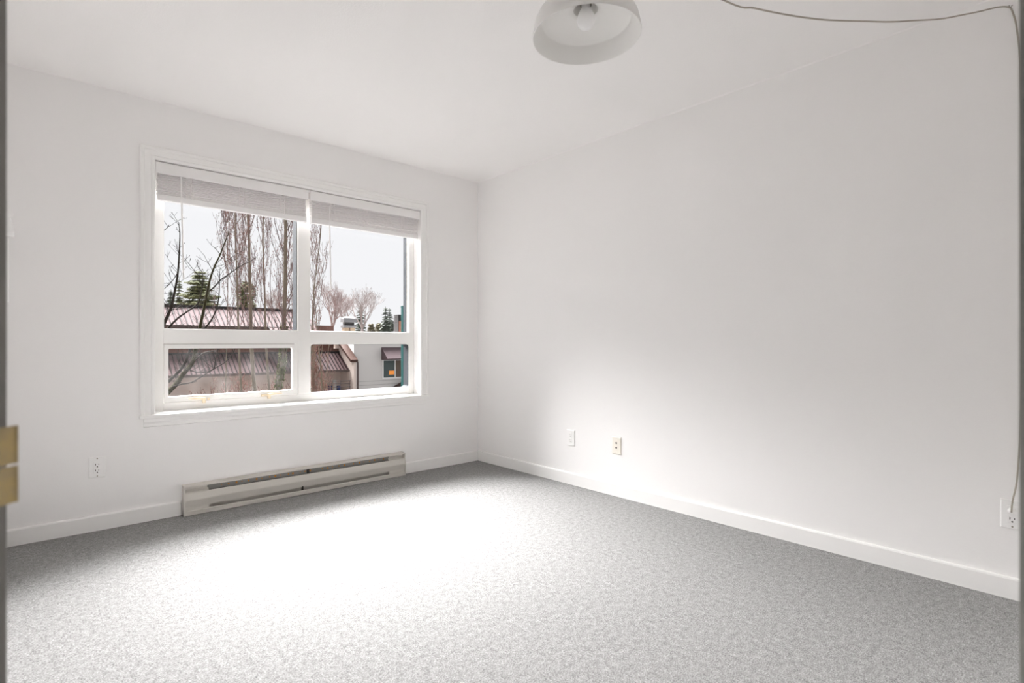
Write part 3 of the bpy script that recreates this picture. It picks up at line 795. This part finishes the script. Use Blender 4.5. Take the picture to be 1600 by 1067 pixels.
# ------------------------------------------------------------------ trees
def jitter_path(p, d, length, n, rnd, curve=None, wob=0.10):
    """walk from p along d; curve pulls the heading toward a vector"""
    pts = [p.copy()]; d = d.normalized(); st = length / n
    for i in range(n):
        d = d + Vector((rnd.gauss(0, wob), rnd.gauss(0, wob), rnd.gauss(0, wob * 0.7)))
        if curve is not None: d = d + curve
        d.normalize(); pts.append(pts[-1] + d * st)
    return pts
def taper(r0, r1, n):
    return [r0 + (r1 - r0) * i / (n - 1) for i in range(n)]
def sample(pts, t):
    f = t * (len(pts) - 1); i = min(int(f), len(pts) - 2); u = f - i
    return pts[i].lerp(pts[i + 1], u), (pts[i + 1] - pts[i]).normalized()

# the bare dark tree just outside
rnd = random.Random(11)
near = thing('bare_tree', 'dark bare tree with mossy limbs close outside the window', 'tree', (P(225, 640, 7.5).x, 7.5, GZ))
NO = Vector((near.location.x, 7.5, GZ))
def near_pts(lst, y0, y1):
    n = len(lst); return [P(px, py, y0 + (y1 - y0) * i / max(n - 1, 1)) for i, (px, py) in enumerate(lst)]
limbs = [
 ('moss', [(228, 655), (245, 632), (263, 612), (275, 600), (287, 583), (296, 573), (302, 563), (305, 547), (309, 528), (312, 513), (317, 490), (321, 470), (325, 450), (330, 430), (337, 412), (343, 400), (350, 382), (354, 372), (358, 362)], 7.5, 8.2, 0.050, 0.007),
 ('dark', [(240, 630), (252, 608), (263, 596), (280, 580), (290, 565), (297, 547), (308, 528), (319, 514), (330, 500), (338, 483), (342, 463), (343, 440), (343, 424)], 7.4, 7.0, 0.030, 0.006),
 ('dark', [(236, 560), (246, 527), (255, 508), (262, 493), (268, 478), (274, 450), (278, 425), (280, 395), (281, 365), (279, 347)], 7.3, 6.8, 0.036, 0.005),
 ('dark', [(240, 540), (252, 525), (264, 511), (278, 497), (295, 485), (308, 475), (314, 460), (317, 440), (316, 424)], 7.4, 7.9, 0.024, 0.005),
 ('dark', [(325, 456), (335, 448), (345, 437), (355, 430), (368, 421), (379, 414), (392, 408)], 8.0, 8.4, 0.015, 0.005),
 ('dark', [(301, 567), (312, 556), (320, 551), (330, 549), (338, 551)], 7.8, 8.0, 0.016, 0.006),
 ('dark', [(270, 604), (285, 600), (300, 597), (320, 585), (335, 576), (350, 567), (362, 555), (370, 538), (376, 520)], 7.5, 6.9, 0.013, 0.005),
 ('dark', [(297, 578), (305, 581), (320, 581.5), (334, 577)], 7.7, 7.3, 0.010, 0.006),
 ('dark', [(335, 576), (337, 560), (341, 545), (344, 530)], 7.2, 7.1, 0.011, 0.006),
 ('dark', [(257, 473), (262, 482), (268, 484), (285, 482), (298, 477)], 7.1, 7.4, 0.008, 0.004),
 ('dark', [(278, 547), (281, 565), (288, 576), (296, 579)], 7.3, 7.5, 0.009, 0.005),
 ('dark', [(309, 545), (318, 562), (328, 571), (336, 576)], 7.6, 7.3, 0.008, 0.005),
 ('dark', [(278, 425), (270, 438), (258, 450), (250, 458)], 7.0, 6.8, 0.007, 0.004),
 ('dark', [(312, 432), (303, 422), (295, 412), (289, 404)], 7.8, 7.9, 0.007, 0.003),
 ('dark', [(333, 425), (328, 415), (322, 405), (319, 398)], 8.1, 8.3, 0.006, 0.003),
 ('dark', [(344, 398), (337, 388), (334, 386)], 8.2, 8.3, 0.006, 0.003),
 ('dark', [(350, 410), (358, 405), (368, 398), (380, 392)], 8.2, 8.4, 0.005, 0.003),
 ('dark', [(248, 364), (256, 360), (262, 355), (264, 351)], 6.6, 6.6, 0.007, 0.004),
]
tw = MB()
twn = 0
for i, (kd, lst, y0, y1, r0, r1) in enumerate(limbs):
    pts = near_pts(lst, y0, y1)
    sp_ = smooth_path(pts, 3)
    m = MB().tube([p - NO for p in sp_], taper(r0, r1, len(sp_)), 7)
    if i == 0:
        tr_ = [Vector((0, 0, -0.2)), Vector((0.05, 0.05, 3.0)), Vector((0.0, 0.0, 4.6)), sp_[0] - NO + Vector((0, 0, 0.1))]
        m.tube(tr_, [0.13, 0.10, 0.08, 0.05], 8)
    elif i in (1, 2, 3):
        base = Vector((0.0, 0.0, 4.9 + 0.3 * i))
        m.tube([base, (base + sp_[0] - NO) / 2 + Vector((0, 0, -0.05)), sp_[0] - NO], [r0 * 1.25, r0 * 1.1, r0], 7)
    m.build('trunk' if i == 0 else 'limb', M['bark_moss'] if kd == 'moss' else M['bark_dark'], near, smooth=True)
    L_ = sum((sp_[j + 1] - sp_[j]).length for j in range(len(sp_) - 1))
    for j in range(int(L_ * 11)):
        t = rnd.uniform(0.15, 1.0)
        p, d = sample(sp_, t)
        side = Vector((rnd.choice((-1, 1)) * rnd.uniform(0.5, 1), rnd.uniform(-0.7, 0.7), rnd.uniform(-0.3, 0.5)))
        dd = (d * 0.7 + side).normalized()
        ln = rnd.uniform(0.08, 0.42) * (1.0 if t < 0.8 else 0.6)
        q = jitter_path(p, dd, ln, 4, rnd, Vector((0, 0, 0.10)), 0.12)
        tw.tube([a - NO for a in q], taper(0.0042, 0.0022, 5), 4)
        twn += 1
        for e in range(2):
            pp, d2 = sample(q, rnd.uniform(0.4, 0.95))
            q2 = jitter_path(pp, d2 + Vector((rnd.uniform(-1, 1), rnd.uniform(-.6, .6), rnd.uniform(-.2, .9))), ln * 0.4, 2, rnd)
            tw.tube([a - NO for a in q2], taper(0.003, 0.002, 3), 3)
        tw.octa(q[-1] - NO, 0.006, 0.011)
tw.build('twigs', M['bark_dark'], near, kind='stuff')

# tall budding poplars
def poplar(px_path, Y, label, r0, seed, top_z, n_br, mossy=False, red=0.5, group='tall poplars before the brown roofs', low=0.24):
    rnd = random.Random(seed)
    pts = [P(px, py, Y) for px, py in px_path]
    base = Vector((pts[0].x, Y, GZ))
    t = thing('poplar_tree', label, 'tree', base, group)
    tp_ = pts[-1]
    full = [base] + pts + [Vector((tp_.x + rnd.uniform(-.4, .4), Y + rnd.uniform(-.3, .3), tp_.z + (top_z - tp_.z) * k)) for k in (0.35, 0.7, 1.0)]
    sp_ = smooth_path(full, 3)
    rr = [max(0.016, r0 * (1 - (p.z - GZ) / (top_z - GZ) * 0.9)) for p in sp_]
    tk = MB().tube([p - base for p in sp_], rr, 8).build('trunk', M['bark_poplar'], t, smooth=True)
    br = MB(); tw = MB(); bd = MB()
    for i in range(n_br):
        f = low + (0.97 - low) * (i + rnd.random()) / n_br
        p, d = sample(sp_, f)
        hfrac = (p.z - GZ) / (top_z - GZ)
        az = rnd.uniform(0, 2 * math.pi)
        out = Vector((math.cos(az), math.sin(az), 0))
        ln = rnd.uniform(1.5, 5.0) * (1.15 - hfrac * 0.6)
        dd = out * rnd.uniform(0.45, 0.9) + Vector((0, 0, 1.0))
        q = jitter_path(p, dd, ln, 8, rnd, -out * 0.055 + Vector((0, 0, 0.16)), 0.05)
        rb = rnd.uniform(0.010, 0.019) * (0.6 + r0 / 0.25)
        br.tube([a - base for a in q], taper(rb, 0.008, 9), 5)
        for j in range(int(ln * 3.4)):
            pp, d2 = sample(q, rnd.uniform(0.12, 1))
            az2 = rnd.uniform(0, 2 * math.pi)
            o2 = Vector((math.cos(az2), math.sin(az2), 0))
            l2 = rnd.uniform(0.35, 1.3)
            q2 = jitter_path(pp, d2 + o2 * rnd.uniform(.3, .8) + Vector((0, 0, .4)), l2, 4, rnd, Vector((0, 0, 0.14)), 0.06)
            tw.tube([a - base for a in q2], taper(0.0075, 0.005, 5), 3)
            for e in range(4):
                bp_, _ = sample(q2, rnd.uniform(0.15, 1))
                bd.octa(bp_ - base + Vector((rnd.gauss(0, .03), rnd.gauss(0, .03), 0)), rnd.uniform(0.010, 0.018), rnd.uniform(0.025, 0.045))
    br.build('branches', M['twig'], t, kind='stuff')
    tw.build('twigs', M['twig_red'] if red > 0.6 else M['twig'], t, kind='stuff')
    bd.build('buds', M['bud'], t, kind='stuff')
    if mossy:
        ms = MB()
        for i in range(260):
            p, d = sample(sp_, rnd.uniform(0.05, 0.42))
            az = rnd.uniform(0, 6.28); rr_ = r0 * rnd.uniform(0.85, 1.1)
            ms.octa(p - base + Vector((math.cos(az) * rr_, math.sin(az) * rr_, 0)), rnd.uniform(.03, .075), rnd.uniform(.05, .13))
        ms.build('moss', M['moss'], t, kind='stuff')
    return t
poplar([(400, 640), (396, 590), (393, 540), (392, 500), (391, 460), (390, 420), (389, 380), (387, 335)], 26, 'tall poplar with straight grey trunk and red buds before the conifer bush', 0.125, 1, 17, 37, red=0.5)
poplar([(424, 640), (419, 590), (415, 520), (414, 470), (412, 420), (411, 380), (412, 335)], 31, 'slim tan trunked poplar between two thicker poplars', 0.095, 2, 16, 30, red=0.5)
poplar([(428, 640), (436, 600), (441, 565), (443, 530), (444, 490), (446, 440), (446, 400), (446, 330)], 21.5, 'thick trunked poplar with bright moss at its foot', 0.15, 3, 18, 37, mossy=True, red=0.5)
poplar([(378, 640), (374, 560), (371, 460), (370, 420), (368, 380), (367, 330)], 23, 'thin dark stemmed poplar with many red upright shoots', 0.065, 4, 15, 31, red=0.8)
poplar([(352, 640), (354, 540), (356, 450), (355, 380), (353, 350)], 30, 'faint young poplar with wispy top above the ribbed roof', 0.045, 5, 8.2, 40, red=0.3)
poplar([(462, 640), (461, 560), (458, 480), (460, 400), (463, 340)], 29, 'leaning poplar stem crossing behind the window mullion', 0.075, 6, 17, 26, red=0.8)
poplar([(480, 640), (486, 540), (489, 480), (492, 440), (497, 400), (502, 350)], 27, 'poplar with curved upper stems and dense rust red shoots', 0.065, 7, 14, 30, red=0.8, low=0.25)
poplar([(505, 640), (500, 560), (495, 500), (490, 450), (488, 400)], 29, 'slender poplar with sparse buds beside the tan roof vent', 0.045, 8, 10, 20, red=0.8, low=0.25)

# red twiggy shrubs at the foot of the poplars
def red_shrub(px, py_top, Y, w, label, seed, n=70):
    rnd = random.Random(seed)
    topp = P(px, py_top, Y)
    base = Vector((topp.x, Y, GZ))
    t = thing('twiggy_shrub', label, 'shrub', base, 'red twigged shrubs by the brown building')
    st = MB(); tw = MB(); bd = MB()
    H = topp.z - GZ
    for i in range(n):
        az = rnd.uniform(0, 6.28); rad = rnd.uniform(0, w)
        h = H * rnd.uniform(0.55, 1.05) * (1 - 0.25 * rad / w)
        p = Vector((math.cos(az) * rad * 0.3, math.sin(az) * rad * 0.3, 0))
        e = Vector((math.cos(az) * rad, math.sin(az) * rad * 0.6, h))
        q = [p.lerp(e, k / 6) + Vector((rnd.gauss(0, .08), rnd.gauss(0, .08), 0)) for k in range(7)]
        st.tube(q, taper(0.026, 0.011, 7), 4)
        for j in range(9):
            pp, d2 = sample(q, rnd.uniform(0.5, 1))
            q2 = jitter_path(pp, d2 + Vector((rnd.uniform(-1, 1), rnd.uniform(-1, 1), .3)), rnd.uniform(.3, .9), 3, rnd, Vector((0, 0, .1)))
            tw.tube(q2, taper(.011, .007, 4), 3)
            for e_ in range(4):
                bp_, _ = sample(q2, rnd.random()); bd.octa(bp_, rnd.uniform(.018, .035), rnd.uniform(.04, .07))
    st.build('stems', M['bark_poplar'], t, kind='stuff'); tw.build('twigs', M['twig_red'], t, kind='stuff'); bd.build('buds', M['bud'], t, kind='stuff')
red_shrub(340, 590, 36.5, 1.4, 'brown red twiggy shrub against the dark recess of the brown building', 21, 60)
red_shrub(376, 578, 33, 1.5, 'rusty shrub between the young poplar and the straight poplar', 22, 80)
red_shrub(432, 584, 36, 1.5, 'rusty shrub behind the moss footed poplar', 23, 80)
red_shrub(492, 478, 31, 1.1, 'dense rust red shrub rising beside the tan roof vent', 24, 34)
red_shrub(505, 560, 34, 0.9, 'low red budded shrub before the balcony railing', 25, 34)

# conifers far behind
def conifer(px, py_top, py_base, wpx, Y, label, seed, mname, shape='spruce'):
    rnd = random.Random(seed)
    a, b = P(px, py_top, Y), P(px, py_base, Y)
    sc = (P(px + 1, py_top, Y) - P(px, py_top, Y)).length
    R = wpx * 0.5 * 40 / 40 * sc * 0.86
    base = Vector((b.x, Y, GZ)); Ht = a.z - GZ; z0 = b.z - GZ - 0.5
    t = thing('conifer_tree', label, 'tree', base, 'evergreens behind the rooftops')
    MB().tube([(0, 0, -0.1), (0, 0, Ht * 0.6), (0, 0, Ht)], [R * 0.08 + .1, R * 0.05 + .05, 0.03], 7).build('trunk', M['bark_dark'], t)
    fo = MB()
    H = Ht - z0
    layers = max(14, int(H * 3.2))
    for i in range(layers):
        f = (i + rnd.random() * 0.6) / layers                 # 0 bottom .. 1 top
        z = z0 + H * f
        if shape == 'spruce': rad = R * 1.25 * (1 - f) ** 0.75 + 0.16
        elif shape == 'cedar': rad = R * (0.95 * (1 - f ** 2.2)) * rnd.uniform(0.85, 1.25) + 0.30
        else: rad = R * math.sqrt(max(0.02, 1 - (2 * f - 1) ** 2)) if f > 0.5 else R
        nb = 11 if shape != 'round' else 14
        for k in range(nb):
            az = 6.283 * (k + rnd.random() * .8) / nb
            rr = rad * rnd.uniform(0.55, 1.12)
            o = Vector((math.cos(az), math.sin(az), 0)); sd_ = Vector((-o.y, o.x, 0))
            dz = (-0.28 if shape == 'spruce' else (0.05 if shape == 'cedar' else rnd.uniform(-.2, .5))) * rr
            p0 = Vector((0, 0, z)) + o * rr * 0.08
            p1 = Vector((0, 0, z + dz)) + o * rr
            nt_ = 7
            for j in range(nt_):                              # sprays along the bough
                u = 0.25 + 0.75 * j / (nt_ - 1)
                c = p0.lerp(p1, u); ww = rr * 0.30 * (1.15 - u) + 0.075 * R + 0.05
                for sg in (-1, 1):
                    tip = c + sd_ * sg * ww * rnd.uniform(.7, 1.3) + o * ww * .8 + Vector((0, 0, rnd.uniform(-.5, .15) * ww))
                    up = Vector((0, 0, ww * 0.55))
                    fo.add([c - o * ww * .35, c + o * ww * .55, tip, c + up], [(0, 1, 3), (1, 2, 3), (2, 0, 3), (0, 2, 1)])
    fo.build('foliage', M[mname], t, kind='stuff')
    return t
conifer(312, 423, 480, 56, 62, 'broad layered cedar behind the brown ribbed roof', 31, 'conifer', 'cedar')
conifer(280, 437, 480, 16, 66, 'narrow green spruce beside the broad cedar', 32, 'conifer', 'spruce')
conifer(267, 452, 480, 14, 70, 'small spruce at the end of the roof ridge', 33, 'conifer_dk', 'spruce')
conifer(386, 440, 484, 34, 58, 'rounded dark evergreen behind the poplar trunks', 34, 'conifer', 'round')
conifer(563, 476, 522, 18, 70, 'slim pointed spruce before a bare spreading tree', 35, 'conifer_dk', 'spruce')
conifer(602.5, 479, 522, 17, 75, 'taller of the twin dark spruces near the clad tower', 36, 'conifer_dk', 'spruce')
conifer(608.5, 481, 522, 14, 88, 'thinner of the twin dark spruces near the clad tower', 37, 'conifer_dk', 'spruce')
conifer(580, 506, 526, 14, 68, 'low olive bush beyond the stucco roof edge', 38, 'bush', 'round')
conifer(593, 505, 526, 16, 78, 'low pale bush between olive bush and twin spruces', 39, 'bush', 'round')
conifer(613, 500, 526, 9, 72, 'small dark bush touching the clad tower', 40, 'conifer_dk', 'round')

# bare spreading trees far behind
def bare_tree(px, py_top, py_fork, wpx, Y, label, seed, mname, depth=5, first=5):
    rnd = random.Random(seed)
    a, b = P(px, py_top, Y), P(px, py_fork, Y)
    sc = (P(px + 1, py_top, Y) - P(px, py_top, Y)).length
    R = wpx * 0.5 * sc; base = Vector((b.x, Y, GZ)); H = a.z - b.z
    t = thing('leafless_tree', label, 'tree', base, 'leafless trees behind the rooftops')
    fork = Vector((0, 0, b.z - GZ))
    MB().tube([(0, 0, -0.1), (0.1, 0, fork.z * 0.5), tuple(fork)], [0.34, 0.28, 0.20], 7).build('trunk', M['bark_poplar'] if mname != 'twig_far' else M['twig_far'], t)
    br = MB(); tw = MB()
    def grow(p, d, ln, r, lev):
        q = jitter_path(p, d, ln, 4, rnd, Vector((0, 0, 0.06)), 0.10)
        (br if lev < 2 else tw).tube(q, taper(r, r * 0.6, 5), 5 if lev < 2 else 3)
        if lev >= depth: return
        for k in range((4, 3, 3, 3, 2)[lev]):
            pp, d2 = sample(q, rnd.uniform(0.35, 1.0) if k else 1.0)
            o = Vector((rnd.uniform(-1, 1), rnd.uniform(-1, 1), rnd.uniform(-0.35, 0.6)))
            grow(pp, d2 * 1.1 + o * 0.75, ln * rnd.uniform(0.55, 0.74), max(0.011, r * 0.46), lev + 1)
    for k in range(first):
        az = 6.283 * (k + rnd.random() * .6) / first
        sp2 = R / H
        d = Vector((math.cos(az) * sp2 * rnd.uniform(.5, 1.5), math.sin(az) * sp2 * rnd.uniform(.5, 1.5), 1))
        grow(fork, d, H * 0.40, 0.11, 0)
    br.build('branches', M[mname], t, kind='stuff'); tw.build('twigs', M[mname], t, kind='stuff')
bare_tree(519, 440, 514, 46, 60, 'bare reddish tree with upswept boughs above the rust shrub', 51, 'twig', 5, 5)
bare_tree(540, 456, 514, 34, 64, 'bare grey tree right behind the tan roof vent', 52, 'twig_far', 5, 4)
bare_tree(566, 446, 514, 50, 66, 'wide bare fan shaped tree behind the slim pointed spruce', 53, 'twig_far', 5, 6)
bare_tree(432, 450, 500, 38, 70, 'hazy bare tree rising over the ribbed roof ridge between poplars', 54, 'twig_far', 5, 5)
